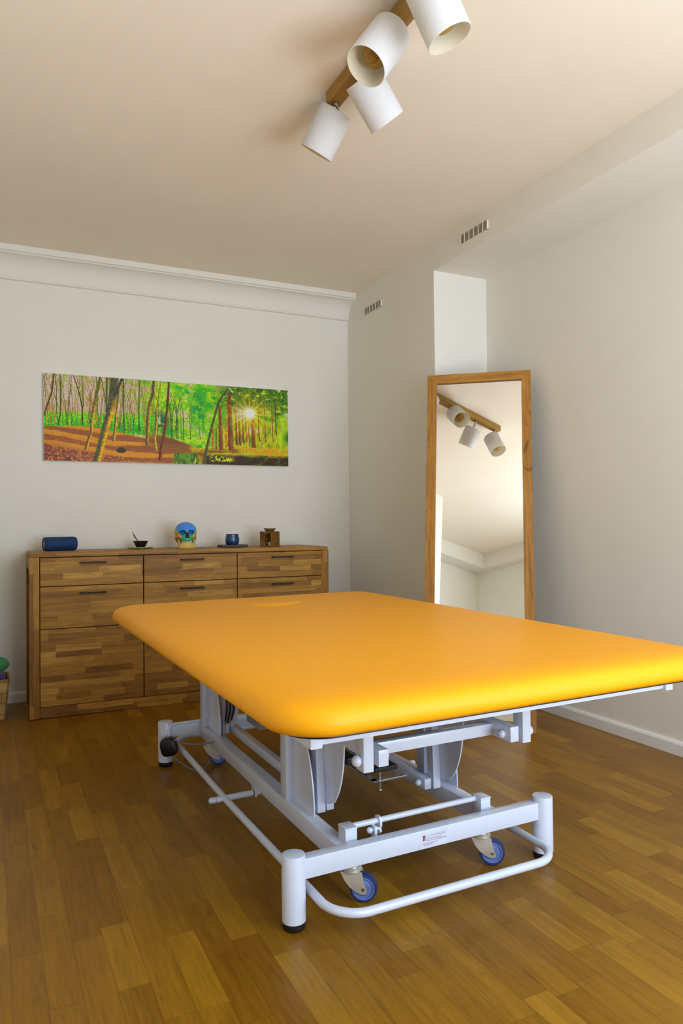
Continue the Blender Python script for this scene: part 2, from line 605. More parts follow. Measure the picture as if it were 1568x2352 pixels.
# ------------------------------------------------------------------ things on the sideboard
# blue speaker
sx, sy = 0.355, 4.27
sp = thing('portable_speaker', 'blue fabric cylinder speaker lying at the left end of the sideboard', 'speaker', (sx, sy, topz(sx)), (0, 0, radians(13)))
b = NB()
r_ = .0385
L_ = .086
prof = [(.030, -L_ + .006), (.034, -L_), (r_ - .001, -L_ + .006), (r_, -L_ + .014), (r_, L_ - .014), (r_ - .001, L_ - .006), (.034, L_), (.030, L_ - .006)]
lathe(b, prof, (0, 0, r_), (1, 0, 0), 40); obj('body', b, 'blue', sp, 30)
for s_ in (-1, 1):
    b = NB(); lathe(b, [(.031, 0), (.031, .003), (.024, .005)], (s_ * (L_ - .006), 0, r_), (s_, 0, 0), 32)
    e_ = obj('end_cap', b, 'blue_dk', sp, 30)
    b = NB()
    xx = s_ * (L_ - .0007)
    for (y0, z0, y1, z1) in ((-.010, r_ + .012, .004, r_ + .002), (.004, r_ + .002, -.004, r_ - .001), (-.004, r_ - .001, .010, r_ - .012)):
        cyl(b, (xx, y0, z0), (xx, y1, z1), .0016, 8)
    obj('emblem', b, 'silver', e_)
b = NB(); bx(b, -.05, .05, -.012, .012, 0, .0045, .001, 1); obj('foot', b, 'blue_dk', sp)

# leaf-shaped dish, black bowl, sticks
dx, dy = 0.79, 4.30
b = NB()
NL = 36


def leafr(t):
    return 0.074 * (1 + .10 * cos(3 * t + .4) + .05 * sin(5 * t)), 0.05


lo = []
for rr_, zz in ((.5, .0), (.85, .001), (1.0, .006), (1.0, .009), (.85, .004), (.4, .003)):
    lo.append([(leafr(t)[0] * rr_ * cos(t), leafr(t)[1] * rr_ * sin(t), zz) for t in [2 * pi * k / NL for k in range(NL)]])
rings(b, lo)
o = obj('leaf_dish', b, 'leafdish', None, 40, (dx, dy, topz(dx)))
tag(o, 'flat green and yellow leaf dish under the small black bowl', 'dish')
bz = topz(dx) + .0035
b = NB()
lathe(b, [(.020, 0), (.022, .003), (.031, .018), (.040, .036), (.0425, .042), (.040, .042), (.037, .036), (.028, .018), (.016, .006)], (0, 0, 0), (0, 0, 1), 36)
o = obj('bowl', b, 'bowl', None, 40, (dx + .006, dy, bz))
tag(o, 'small black bowl holding thin wooden sticks on the sideboard', 'bowl')
for i, (tx, tz, bxx) in enumerate(((-.046, .096, -.002), (-.042, .078, .006), (-.036, .070, .010))):
    b = NB()
    tube(b, [(bxx, -.006 + i * .006, .012), ((bxx + tx) / 2, -.004 + i * .006, (.012 + tz) / 2), (tx, i * .006, tz)], [.0026, .0028, .0022], 8)
    o = obj('wooden_stick', b, 'stick', None, 40, (dx + .006, dy, bz))
    tag(o, ('longest thin wooden stick leaning out of the black bowl', 'middle thin wooden stick leaning in the black bowl',
            'shortest thin wooden stick leaning in the black bowl')[i], 'stick', 'sticks in the black bowl')

# anatomical skull
kx, ky = 1.034, 4.19
sk = thing('skull_model', 'anatomical skull model with blue forehead and green, orange and cream bones on the sideboard', 'skull', (kx, ky, topz(kx)), (0, 0, radians(-8)))
b = NB()
cl = b.loops.layers.color.new('Col') if False else None
BLUE, LIME, ORG, BRN, GRN, YEL, CRM, PNK, DK, DKB = ((.06, .28, .85), (.42, .55, .06), (.75, .28, .03), (.42, .13, .03), (.05, .45, .22), (.62, .50, .08), (.66, .46, .12), (.62, .25, .18), (.06, .03, .02), (.02, .16, .50))


def skullmesh():
    bm = NB()
    # blended vertex shell: cranium, temporal part and face as one star-shaped surface around a centre
    nu, nv = 120, 90
    cen = Vector((0, .012, .088))
    ell = [((0, .014, .0985), (.0635, .082, .0555)), ((0, .020, .069), (.0625, .066, .055)), ((0, -.026, .066), (.043, .046, .031)), ((0, -.038, .054), (.030, .040, .020))]

    def hit(d):
        best = 0
        for c, r in ell:
            c = Vector(c) - cen
            A = sum((d[i] / r[i]) ** 2 for i in range(3))
            B = -2 * sum(d[i] * c[i] / r[i] ** 2 for i in range(3))
            C_ = sum((c[i] / r[i]) ** 2 for i in range(3)) - 1
            D = B * B - 4 * A * C_
            if D > 0:
                best = max(best, (-B + sqrt(D)) / (2 * A))
        return best
    V = []
    for j in range(1, nv):
        th = pi * j / nv
        V.append([])
        for i in range(nu):
            ph = 2 * pi * i / nu
            d = Vector((sin(th) * cos(ph), sin(th) * sin(ph), cos(th)))
            p = cen + d * hit(d)
            if p.y < 0.0:
                for s_ in (-1, 1):
                    q = ((p.x - s_ * .0235) / .0155) ** 2 + ((p.z - .0925) / .0122) ** 2
                    if q < 1.35:
                        k = max(0, 1 - q / 1.35)
                        p.y += .026 * min(1, k * 2.2)
                    # zygomatic bulge
                    q = ((p.x - s_ * .044) / .014) ** 2 + ((p.z - .070) / .012) ** 2
                    if q < 1:
                        p.y -= .010 * (1 - q)
                        p.x += s_ * .004 * (1 - q)
                w_ = .003 + .0085 * min(1, max(0, (.092 - p.z) / .026))
                if .064 < p.z < .092 and abs(p.x) < w_:
                    p.y += .020
                if .098 < p.z < .108 and abs(p.x) < .045:
                    p.y -= .003
            V[-1].append(p)
    rows = [[bm.verts.new(p) for p in r] for r in V]
    for a, c in zip(rows, rows[1:]):
        for i in range(nu):
            bm.faces.new((a[i], a[(i + 1) % nu], c[(i + 1) % nu], c[i]))
    bm.faces.new(rows[0]); bm.faces.new(rows[-1])
    return bm


def skullcol(p):
    x, y, z = abs(p[0]), p[1], p[2]
    if y < .01:
        q = ((x - .0235) / .0165) ** 2 + ((z - .0925) / .013) ** 2
        if q < 1.15:
            return GRN if (z < .084 and q > .4) else DKB
        w_ = .003 + .0085 * min(1, max(0, (.092 - z) / .026))
        if .063 < z < .091 and x < w_ + .001:
            return DK
        if .084 < z < .104 and x < .0055:
            return PNK
        if z > .094 - (.0 if x < .04 else 0) and x < .056 - max(0, (.105 - z)) * .6:
            return BLUE
        if z > .086 and x >= .044:
            return LIME
        if x > .034 and z > .06:
            return YEL if x < .041 else ORG
        if x > .05:
            return BRN
        if z < .05 and x > .034:
            return BRN
        return GRN
    if z > .094 and y < .02:
        return BLUE
    if z > .084:
        return LIME
    return ORG if z > .070 and y < .05 else BRN


def paint(o, fn):
    me = o.data
    at = me.color_attributes.new('Col', 'FLOAT_COLOR', 'POINT')
    for i, v in enumerate(me.vertices):
        at.data[i].color = tuple(fn(v.co)) + (1,)


b.free()
cr = obj('cranium', skullmesh(), 'bone', sk, 60)
paint(cr, skullcol)
b = NB()
lo = []
NM = 44
for i in range(NM + 1):
    t = -1.0 + 2 * i / NM
    an = t * radians(98)
    e = max(0, (abs(t) - .62) / .38)
    x, y = .0445 * sin(an) * (1 + .04 * e), -.022 - .046 * cos(an) + .006
    zt = .034 + .036 * e ** 1.3
    zb = .0 + .012 * e
    nx, ny = sin(an), -cos(an)
    th = .006 - .003 * e
    fl = .004 * (1 - e)
    lo.append([(x + nx * (th + fl), y + ny * (th + fl), zb), (x + nx * (th + fl * 1.6), y + ny * (th + fl * 1.6), zb + .008), (x + nx * th * .6, y + ny * th * .6, (zb + zt) / 2 + .004), (x + nx * th * .7, y + ny * th * .7, zt),
               (x - nx * th, y - ny * th, zt), (x - nx * th, y - ny * th, zb)])
rings(b, lo)
md = obj('mandible', b, 'bone', sk, 50)
paint(md, lambda p: CRM)
for nm, z0, z1, rad in (('upper_teeth', .042, .0505, .0005), ('lower_teeth', .0335, .0415, -.0008)):
    b = NB()
    for i in range(14):
        an = radians(-76 + 152 * i / 13)
        c = Vector(((.029 + rad) * sin(an), -.030 - (.043 + rad) * cos(an) + .004, 0))
        mt = Matrix.Translation(c) @ Matrix.Rotation(an, 4, 'Z')
        bx(b, -.0021, .0021, -.002, .003, z0, z1, .0006, 1, mat=mt)
    o = obj(nm, b, 'wax', sk)

# dark board with blue cup
tx, ty = 1.318, 4.20
b = NB(); bx(b, -.080, .080, -.05, .05, 0, .016, .002, 2)
o = obj('serving_board', b, 'board', None, None, (tx, ty, topz(tx))); tag(o, 'small dark brown wooden board under the blue cup', 'board')
cu = thing('tealight_cup', 'rounded glossy blue ceramic cup standing on the small dark board', 'cup', (tx - .002, ty, topz(tx) + .0165))
b = NB()
lathe(b, [(.034, 0), (.0375, .004), (.0415, .018), (.042, .030), (.0395, .046), (.0365, .058), (.0375, .062), (.0355, .062), (.034, .057), (.037, .046), (.039, .030), (.036, .008)], (0, 0, 0), (0, 0, 1), 40)
obj('body', b, 'cup', cu, 40)
b = NB()
for k in range(12):
    a = 2 * pi * k / 12
    for z, rr_ in ((.020, .0417), (.034, .0418)):
        ball(b, (rr_ * cos(a + z * 9), rr_ * sin(a + z * 9), z), .0032, (cos(a), sin(a), 0), .4, 8)
obj('relief_dots', b, 'cup', cu, 40)

# carved wooden tealight box with candle and ribbed dish
qx, qy = 1.556, 4.20
hx = thing('tealight_box', 'carved wooden tealight box with leaf cut-outs at the right end of the sideboard', 'candle holder', (qx, qy, topz(qx)), (0, 0, radians(-54)))
SZ, HZ = .041, .092


def masked(bm, mat, w_, h_, nx, ny, th, fn):
    dxx, dzz = w_ / nx, h_ / ny
    for i in range(nx):
        j = 0
        while j < ny:
            if fn((i + .5) / nx, (j + .5) / ny):
                k = j
                while k < ny and fn((i + .5) / nx, (k + .5) / ny):
                    k += 1
                bx(bm, -w_ / 2 + i * dxx, -w_ / 2 + (i + 1) * dxx, -th / 2, th / 2, j * dzz, k * dzz, mat=mat)
                j = k
            else:
                j += 1


def leaves(x, z):
    for cx, cz, an in ((.25, .78, .5), (.25, .5, -.5), (.28, .24, .7), (.5, .66, -.2), (.5, .36, .3), (.74, .80, -.5), (.76, .52, .4), (.72, .22, -.6), (.5, .88, .9), (.5, .12, -.9)):
        u, v = x - cx, z - cz
        a_, b_ = u * cos(an) + v * sin(an), -u * sin(an) + v * cos(an)
        if (a_ / .055) ** 2 + (b_ / .125) ** 2 < 1:
            return False
    return True


b = NB()
masked(b, Matrix.Translation((SZ, 0, 0)) @ Matrix.Rotation(pi / 2, 4, 'Z'), SZ * 2, HZ, 30, 34, .006, leaves)
obj('carved_panel', b, 'boxwood', hx)
b = NB()
masked(b, Matrix.Translation((-SZ, 0, 0)) @ Matrix.Rotation(pi / 2, 4, 'Z'), SZ * 2, HZ, 30, 34, .006, leaves)
obj('carved_panel', b, 'boxwood', hx)
b = NB()
masked(b, Matrix.Translation((0, SZ, 0)), SZ * 2 - .004, HZ, 30, 34, .006, lambda x, z: not (.60 < x < .80 and .3 < z < .82))
obj('carved_panel', b, 'boxwood', hx)
b = NB()
bx(b, -SZ - .003, SZ + .003, -SZ - .003, -SZ + .003, HZ - .010, HZ)
bx(b, -SZ - .003, -SZ + .005, -SZ - .003, -SZ + .003, 0, HZ)
bx(b, SZ - .005, SZ + .003, -SZ - .003, -SZ + .003, 0, HZ)
obj('open_front', b, 'boxwood', hx)
b = NB(); bx(b, -SZ, SZ, -SZ, SZ, 0, .005); obj('base', b, 'boxwood', hx)
b = NB(); bx(b, -SZ, SZ, -SZ, SZ, HZ - .004, HZ); obj('lid', b, 'boxwood', hx)
b = NB(); lathe(b, [(.0175, 0), (.018, .001), (.018, .021), (.016, .021), (.0155, .018)], (0, 0, 0), (0, 0, 1), 28)
cyl(b, (0, 0, .018), (0, 0, .026), .0008, 8)
o = obj('tealight_candle', b, 'wax', None, 40, (qx + .002, qy - .012, topz(qx) + .0055)); tag(o, 'white tealight candle inside the carved wooden box', 'candle')
b = NB()
ns = 60
lo = []
for rr_, zz in ((.022, 0), (.026, .002), (.036, .017), (.034, .017), (.024, .004)):
    lo.append([(rr_ * (1 + (.05 if k % 4 < 2 else -.03)) * cos(2 * pi * k / ns), rr_ * (1 + (.05 if k % 4 < 2 else -.03)) * sin(2 * pi * k / ns), zz + (.002 if (k % 4 < 2 and zz > .01) else 0)) for k in range(ns)])
rings(b, lo)
o = obj('ribbed_dish', b, 'dishglass', None, 30, (qx, qy, topz(qx) + HZ + .0006)); tag(o, 'small ribbed dish on top of the carved tealight box', 'dish')

# ------------------------------------------------------------------ forest picture
PX0, PX1, PZ0, PZ1 = 0.287, 1.779, 1.3595, 1.859
NX, NY = 900, 300
rng = np.random.RandomState(3)


def vnoise(nx, ny, fx, fy, oct=3, seed=0):
    r = np.random.RandomState(seed)
    out = np.zeros((ny, nx))
    amp = 1.0
    tot = 0
    for o_ in range(oct):
        gx, gy = int(fx * 2 ** o_) + 2, int(fy * 2 ** o_) + 2
        g_ = r.rand(gy, gx)
        X = np.linspace(0, gx - 1.001, nx)
        Y = np.linspace(0, gy - 1.001, ny)
        xi, yi = X.astype(int), Y.astype(int)
        xf, yf = X - xi, (Y - yi)[:, None]
        xf = xf * xf * (3 - 2 * xf)
        yf = yf * yf * (3 - 2 * yf)
        a = g_[np.ix_(yi, xi)] * (1 - xf) + g_[np.ix_(yi, np.minimum(xi + 1, gx - 1))] * xf
        c = g_[np.ix_(np.minimum(yi + 1, gy - 1), xi)] * (1 - xf) + g_[np.ix_(np.minimum(yi + 1, gy - 1), np.minimum(xi + 1, gx - 1))] * xf
        out += amp * (a * (1 - yf) + c * yf)
        tot += amp
        amp *= .55
    return out / tot


def C3(h):
    return np.array([int(h[i:i + 2], 16) / 255 for i in (0, 2, 4)])


def mixc(img, mask, col):
    mask = np.clip(mask, 0, 1)[..., None]
    return img * (1 - mask) + np.asarray(col) * mask


def ST(x, y):
    """position on the print -> fractions of its width and height"""
    s = (x - 30) / 1488
    yt, yb = 45 + 110 * s, 577 + 38 * s
    return s, 1 - (y - yt) / (yb - yt)


def SP(pts):
    return [ST(*p) for p in pts]


s_, t_ = np.meshgrid((np.arange(NX) + .5) / NX, (np.arange(NY) + .5) / NY)
nT = vnoise(NX, NY, 170, 14, 3, 1)       # fine vertical twigs
nA = vnoise(NX, NY, 60, 10, 3, 11)
nB = vnoise(NX, NY, 22, 9, 4, 2)
nC = vnoise(NX, NY, 190, 70, 2, 4)
nD = vnoise(NX, NY, 12, 30, 3, 5)
nE = vnoise(NX, NY, 70, 30, 3, 6)
img = np.zeros((NY, NX, 3)) + C3('cfb4b4')


def m_(v):
    return np.clip(v, 0, 1)


img = mixc(img, m_((nT - .5) * 5) * .8 * (s_ < .5), C3('a8823c'))
img = mixc(img, m_((nC - .58) * 6) * .7, C3('7a7a34'))
img = mixc(img, m_((.62 - t_) * 4) * m_((.30 - s_) * 6) * m_((nT - .35) * 5), C3('dca02a'))
img = mixc(img, m_((nE - .52) * 7) * m_((t_ - .62) * 3) * (s_ < .45) * .8, C3('7fae24'))
leaf = m_((s_ - .33) * 9)
img = mixc(img, leaf * m_((nB - .25) * 5), C3('74bc10'))
img = mixc(img, leaf * m_((nE - .48) * 6), C3('b4d40c'))
img = mixc(img, leaf * m_((nC - .62) * 5) * .8, C3('2f7a1a'))
img = mixc(img, leaf * m_((nB - .56) * 7), C3('2e9a2a'))
img = mixc(img, m_((nE - .62) * 9) * m_((s_ - .46) * 9) * m_((.64 - s_) * 12) * m_((t_ - .55) * 5), C3('b8b4b8'))
img = mixc(img, m_(1.2 - ((s_ - .425) / .065) ** 2 - ((t_ - .50) / .16) ** 2) * m_((nE - .38) * 6), C3('185a2c'))
img = mixc(img, m_(1.2 - ((s_ - .60) / .04) ** 2 - ((t_ - .66) / .26) ** 2) * m_((nE - .42) * 6), C3('1f8a3a'))
# green undergrowth on the left
band = m_((t_ - .33) * 30) * m_((.60 + .10 * (nA - .5) - t_) * 14) * (s_ < .42)
img = mixc(img, band * .95, C3('58c40a'))
img = mixc(img, band * m_((.50 - t_) * 9), C3('1fa00e'))
img = mixc(img, band * m_((nC - .6) * 6) * .8, C3('b8dc18'))
# conifer canopy on the right
can = m_((t_ - .60 + .35 * (nB - .5)) * 6) * m_((s_ - .655) * 12)
img = mixc(img, can * .9, C3('4c7a14'))
img = mixc(img, can * m_((nC - .48) * 7), C3('22401a'))
img = mixc(img, can * m_((nE - .60) * 8), C3('a8b820'))
img = mixc(img, can * m_((nT - .66) * 9) * m_((nE - .5) * 9), C3('d8c8cc'))
mid = m_((s_ - .64) * 14) * m_((.62 - t_) * 6) * (t_ > .12)
img = mixc(img, mid * .8, C3('c8b21e'))
img = mixc(img, mid * m_((nT - .45) * 6), C3('6a8a1a'))
img = mixc(img, mid * m_((nA - .60) * 8) * m_((t_ - .3) * 6), C3('c8c0d0'))
img = mixc(img, m_((s_ - .91) * 14) * m_((.58 - t_) * 7) * m_((t_ - .2) * 9), C3('a8cc10'))
img = mixc(img, m_((s_ - .97) * 30) * m_((.50 - t_) * 9) * m_((t_ - .24) * 9), C3('12401a'))


def trunk(pts, w0, w1, cd, cl_=None, lit=0.0):
    """pts: (x, y) in picture units, bottom to top"""
    global img
    p = np.array(SP(pts))
    ts = t_[:, 0]
    cx = np.interp(ts, p[:, 1], p[:, 0])
    ww = np.interp(ts, [p[0, 1], p[-1, 1]], [w0 / 1488, w1 / 1488])
    on = (ts >= p[0, 1]) & (ts <= p[-1, 1] + .004)
    d = (s_ - cx[:, None]) / (ww[:, None] / 2)
    mask = m_((1.15 - np.abs(d)) * 3) * on[:, None]
    base = np.asarray(C3(cd))[None, None] * (.65 + .7 * nC[..., None])
    mk = mask[..., None]
    img = img * (1 - mk) + base * mk
    if cl_:
        img = mixc(img, mask * m_(d * 1.6 + .35) * lit * m_((.80 - t_) * 5), np.asarray(C3(cl_))[None, None] * (.75 + .5 * nC[..., None]))


rng = np.random.RandomState(8)
for i in range(70):
    x = 40 + rng.rand() * 640
    x2, x3 = x + rng.uniform(-22, 22), x + rng.uniform(-55, 55)
    trunk([(x, 362 + max(0, x - 330) * .25), (x2, 230), (x3, 50 + x * .07)], rng.uniform(2.5, 5), 2, ('6e6a24', '57501c', '96742a', '7a5a2a')[i % 4])
for i in range(22):
    x = 640 + rng.rand() * 330
    trunk([(x, 450), (x + rng.uniform(-12, 12), 300), (x + rng.uniform(-40, 40), 180)], 4, 2, '3a5f18')
# leaf-covered slope
gx = [30, 200, 330, 480, 600, 640, 720, 830, 900, 960, 1100, 1300, 1518]
gy = [365, 360, 372, 408, 440, 412, 428, 465, 492, 500, 505, 500, 500]
gs, gt = zip(*[ST(a, c) for a, c in zip(gx, gy)])
gtop = np.interp(s_[0], gs, gt)
gm = m_((gtop[None] - t_ + .01 * (nC - .5)) * 60)
ph = t_ + .42 * s_ + .05 * (nD - .5) - .35 * m_(s_ - .25)
stripe = .5 + .5 * np.sin(ph * 52)
gcol = np.zeros_like(img) + C3('c88e34')
gcol = mixc(gcol, m_((stripe - .40) * 3) * .9, C3('82482e'))
gcol = mixc(gcol, m_((nC - .5) * 5) * .45, C3('9a5420'))
gcol = mixc(gcol, m_((.25 - t_ - .6 * s_) * 6), C3('6c3838'))
gcol = mixc(gcol, m_((.32 - t_ - .6 * s_) * 6) * m_((nC - .52) * 6), C3('c07838'))
gcol = mixc(gcol, m_((s_ - .36) * 14) * m_((t_ - .14) * 18) * m_((.60 - s_) * 20) * .8, C3('6a4428'))
rgt = m_((s_ - .56) * 40)
gcol = mixc(gcol, rgt, C3('c8921c'))
gcol = mixc(gcol, rgt * m_((nE - .45) * 6), C3('a4b81c'))
gcol = mixc(gcol, rgt * m_((nD - .5) * 6) * m_((.80 - s_) * 20), C3('7a4c1c'))
gcol = mixc(gcol, m_((s_ - .60) * 30) * m_((.135 + .05 * (nB - .5) - t_) * 24), C3('33200e'))
gcol = mixc(gcol, m_((s_ - .80) * 14) * m_((nE - .55) * 8) * (t_ < .13), C3('4a5a14'))
wat = m_((s_ - .487) * 60) * m_((.61 - s_) * 40) * m_((.145 - t_) * 40)
gcol = mixc(gcol, wat, C3('5a8a1c'))
gcol = mixc(gcol, wat * m_((nA - .5) * 7), C3('2c4a16'))
gcol = mixc(gcol, wat * m_((nA - .66) * 9), C3('b8bc2a'))
fern = m_((s_ - .64) * 60) * m_((.76 - s_) * 40) * m_((.10 - .25 * (s_ - .64) - t_ + .03) * 40) * m_((t_ - .025) * 60)
gcol = mixc(gcol, fern * m_((nC - .46) * 9), C3('c4d41c'))
img = img * (1 - gm[..., None]) + gcol * gm[..., None]
# main trunks, left to right
trunk([(28, 310), (50, 240), (74, 160), (86, 45)], 8, 9, '4a3616')
trunk([(106, 362), (118, 300), (121, 180), (118, 45)], 9, 6, '3f4a1c')
trunk([(106, 345), (98, 280), (98, 120), (92, 45)], 6, 4, '4a521e')
trunk([(238, 360), (238, 250), (215, 140), (190, 60)], 9, 6, '443f1a')
trunk([(244, 250), (240, 150), (236, 50)], 5, 5, '43541e')
trunk([(255, 515), (272, 450), (288, 400), (290, 330), (308, 220), (340, 60)], 20, 12, '5a4a1c', 'e0a020', .95)
trunk([(326, 370), (322, 250), (318, 60)], 7, 6, '4a6a1e')
trunk([(372, 280), (376, 60)], 10, 10, '37502a')
trunk([(372, 250), (358, 150), (345, 80)], 5, 4, '4a3a1c')
trunk([(412, 460), (420, 380), (430, 280), (440, 180), (446, 110)], 18, 8, '5c5220', 'd8a028', .9)
trunk([(474, 412), (470, 250), (470, 60)], 9, 9, '47591e')
trunk([(562, 402), (558, 250), (566, 60)], 9, 8, '3c6420')
trunk([(525, 430), (527, 330), (500, 200)], 5, 3, '5a5a1c')
trunk([(606, 490), (608, 420), (614, 300), (620, 240), (640, 180), (650, 80)], 22, 15, '54402a', 'd09428', .8)
trunk([(661, 522), (655, 440), (666, 350), (668, 240), (680, 160), (694, 80)], 12, 6, '8a7420', 'e4b42e', .8)
trunk([(683, 577), (690, 500), (706, 430), (722, 330), (732, 220), (742, 80)], 22, 10, '4c2418', 'b8702a', .5)
trunk([(786, 445), (786, 330), (784, 250)], 9, 6, '3a601c')
trunk([(785, 300), (800, 230), (826, 170)], 4, 3, '46701e')
trunk([(785, 300), (772, 220), (752, 170)], 4, 3, '46701e')
trunk([(318, 582), (338, 500), (352, 440), (372, 360), (392, 290), (404, 220), (412, 150), (420, 60)], 44, 48, '46462c', 'dca410', .95)
trunk([(425, 175), (440, 130), (466, 70)], 22, 14, '3c3a24')
trunk([(955, 600), (968, 520), (988, 440), (1018, 330), (1048, 230), (1072, 190), (1110, 140)], 18, 12, '36421a', '6a6a20', .5)
trunk([(1010, 498), (1010, 380)], 15, 10, 'a8641e')
trunk([(1032, 510), (1034, 380)], 9, 6, '6a4a1c')
trunk([(1096, 500), (1096, 240)], 13, 9, 'b4782a')
for x, w_, yb_, yt_ in ((1062, 24, 516, 250), (1126, 32, 514, 170), (1166, 13, 486, 240), (1186, 13, 486, 270), (1210, 9, 478, 240), (1230, 6, 470, 300), (1248, 6, 470, 330), (1278, 24, 502, 320), (1316, 8, 466, 260), (1360, 6, 470, 260), (1410, 6, 470, 240), (1434, 8, 430, 220)):
    trunk([(x + 6, yb_), (x + 1, yb_ - 30), (x - 3, 300 if yt_ < 300 else yt_), (x - 5, yt_)][: 4 if yt_ < 300 else 3], w_ * 1.15, w_ * .7, '6e3a1a', 'a8702c', .35)
# low sun with a star of rays
sx0, st0 = ST(1257, 292)
ds, dt = (s_ - sx0) * 2.9, t_ - st0
rr_ = np.sqrt(ds ** 2 + dt ** 2)
an_ = np.arctan2(dt, ds)
ray_ = (.5 + .5 * np.cos(an_ * 15 + 1)) ** 3
img = mixc(img, m_(.55 - rr_ * 1.6) * .7, C3('dca41e'))
img = mixc(img, ray_ * m_(.95 - rr_ * 2.8), C3('ffc83c'))
img = mixc(img, np.exp(-(rr_ / .07) ** 2) * 1.3, C3('fff8e8'))
img = mixc(img, np.exp(-(((s_ - sx0 + .045) / .03) ** 2 + ((t_ - st0 + .02) / .10) ** 2)) * .55, C3('e8dce4'))
# stump
q0 = ST(455, 515)
q_ = ((s_ - q0[0]) / .019) ** 2 + ((t_ - q0[1]) / .034) ** 2
img = mixc(img, (q_ < 1) * 1.0, C3('38261e'))
img = np.clip(img * (.92 + .2 * (nC[..., None] - .4)), 0, 1)
imgl = np.where(img <= .04045, img / 12.92, ((img + .055) / 1.055) ** 2.4)
lum_ = imgl.mean(2, keepdims=True)
imgl = np.clip((lum_ + (imgl - lum_) * 1.12) * 1.5, 0, .92)
W_, H_ = PX1 - PX0, PZ1 - PZ0
vx, vz = np.meshgrid(np.linspace(-W_ / 2, W_ / 2, NX + 1), np.linspace(0, H_, NY + 1))
verts = np.stack([vx.ravel(), np.zeros(vx.size), vz.ravel()], 1)
ii, jj = np.meshgrid(np.arange(NX), np.arange(NY))
v0 = (jj * (NX + 1) + ii).ravel()
faces = np.stack([v0, v0 + 1, v0 + NX + 2, v0 + NX + 1], 1)
pic = thing('wall_picture', 'wide frameless forest print of sunlit trees and leaf-covered ground above the sideboard', 'picture', ((PX0 + PX1) / 2, 4.44, PZ0))
me = bpy.data.meshes.new('print')
me.from_pydata(verts.tolist(), [], faces.tolist())
me.materials.append(M['print_forest'])
at = me.color_attributes.new('Col', 'FLOAT_COLOR', 'CORNER')
cc = np.ones((NX * NY, 4, 4), dtype=np.float32)
cc[:, :, :3] = imgl.reshape(-1, 1, 3)
at.data.foreach_set('color', cc.ravel())
me.update()
o = bpy.data.objects.new('print', me)
COL.objects.link(o)
o.parent = pic
b = NB(); bx(b, -W_ / 2, W_ / 2, 0.0006, .029, 0, H_, .001, 1)
obj('backing_board', b, 'trim', pic)

# ------------------------------------------------------------------ leaning mirror
MQ = dict(phi=radians(39.98), t=radians(11.4), w=.529, H=1.799, x0=2.2823, y0=2.6415, ro=0.0, z0=.0005)
e_ = Vector((-cos(MQ['phi']), sin(MQ['phi']), 0))
n_ = Vector((e_.y, -e_.x, 0))
if n_.y < 0:
    n_ = -n_
up_ = Vector((0, 0, cos(MQ['t']))) + n_ * sin(MQ['t'])
e2 = e_ * cos(MQ['ro']) + up_ * sin(MQ['ro'])
u2 = up_ * cos(MQ['ro']) - e_ * sin(MQ['ro'])
xa = -e2
ya = u2.cross(xa)           # pointing away behind the mirror
P0 = Vector((MQ['x0'], MQ['y0'], MQ['z0'])) + e2 * MQ['w'] / 2
mm = Matrix.Identity(4)
for i in range(3):
    mm[i][0], mm[i][1], mm[i][2], mm[i][3] = xa[i], ya[i], u2[i], P0[i]
mi = thing('standing_mirror', 'tall oak-framed mirror leaning in the corner behind the treatment table', 'mirror')
mi.matrix_world = mm
MW, MH, FW, FT = MQ['w'], MQ['H'], .047, .026
hw = MW / 2
for s_i in (-1, 1):
    b = NB()
    pl = [(s_i * hw, 0), (s_i * (hw - FW), FW), (s_i * (hw - FW), MH - FW), (s_i * hw, MH)]
    rings(b, [[(p[0], y, p[1]) for p in pl] for y in (0, FT)])
    obj('frame_stile', b, 'mir_v', mi)
for z0, z1 in ((0, FW), (MH, MH - FW)):
    b = NB()
    pl = [(-hw, z0), (hw, z0), (hw - FW, z1), (-hw + FW, z1)]
    rings(b, [[(p[0], y, p[1]) for p in pl] for y in (0, FT)])
    obj('frame_rail', b, 'mir_h', mi)
b = NB(); bx(b, -hw + FW - .004, hw - FW + .004, .013, .017, FW - .004, MH - FW + .004); obj('mirror_pane', b, 'glass', mi)
b = NB(); bx(b, -hw + .01, hw - .01, .0262, .0285, .01, MH - .01); obj('back_panel', b, 'board', mi)

for s_i in (-1, 1):
    b = NB()
    q0, q1 = Vector((s_i * (hw - .06), .030, 1.25)), Vector((s_i * (hw - .03), .48, .0))
    q1.z = -(q1.y * sin(MQ['t'])) / cos(MQ['t']) + .012
    d_ = (q1 - q0).normalized()
    s1_, t1_ = frame_of(d_)
    rings(b, [[q + s1_ * a_ + t1_ * c_ for a_, c_ in ((-.012, -.008), (.012, -.008), (.012, .008), (-.012, .008))] for q in (q0, q1)])
    obj('easel_leg', b, 'board', mi)

# door in the bay beside the camera (seen only in the mirror)
b = NB()
for y0, y1, z0, z1 in ((-.11, -.05, 0, 1.94), (.79, .85, 0, 1.94), (-.05, .79, 1.88, 1.94)):
    bx(b, XBAY, XBAY + .018, y0, y1, z0, z1, .003, 1)
o = obj('door_1', b, 'trim'); o['kind'] = 'structure'
b = NB(); bx(b, XBAY, XBAY + .012, -.05, .79, 0.004, 1.88); o2 = obj('door_leaf', b, 'door', o)
b = NB(); cyl(b, (XBAY + .012, .72, 1.0), (XBAY + .055, .72, 1.0), .008); cyl(b, (XBAY + .055, .725, 1.0), (XBAY + .055, .61, 1.0), .008); obj('door_handle', b, 'chrome', o2, 40)

# ------------------------------------------------------------------ ceiling spotlight bar


def unproj(px, py, z):
    r = F * FPX + RR * (px - 784) - UU * (py - 1176)
    t = (z - 1.0) / r.z
    return Vector((0, 0, 1)) + r * t


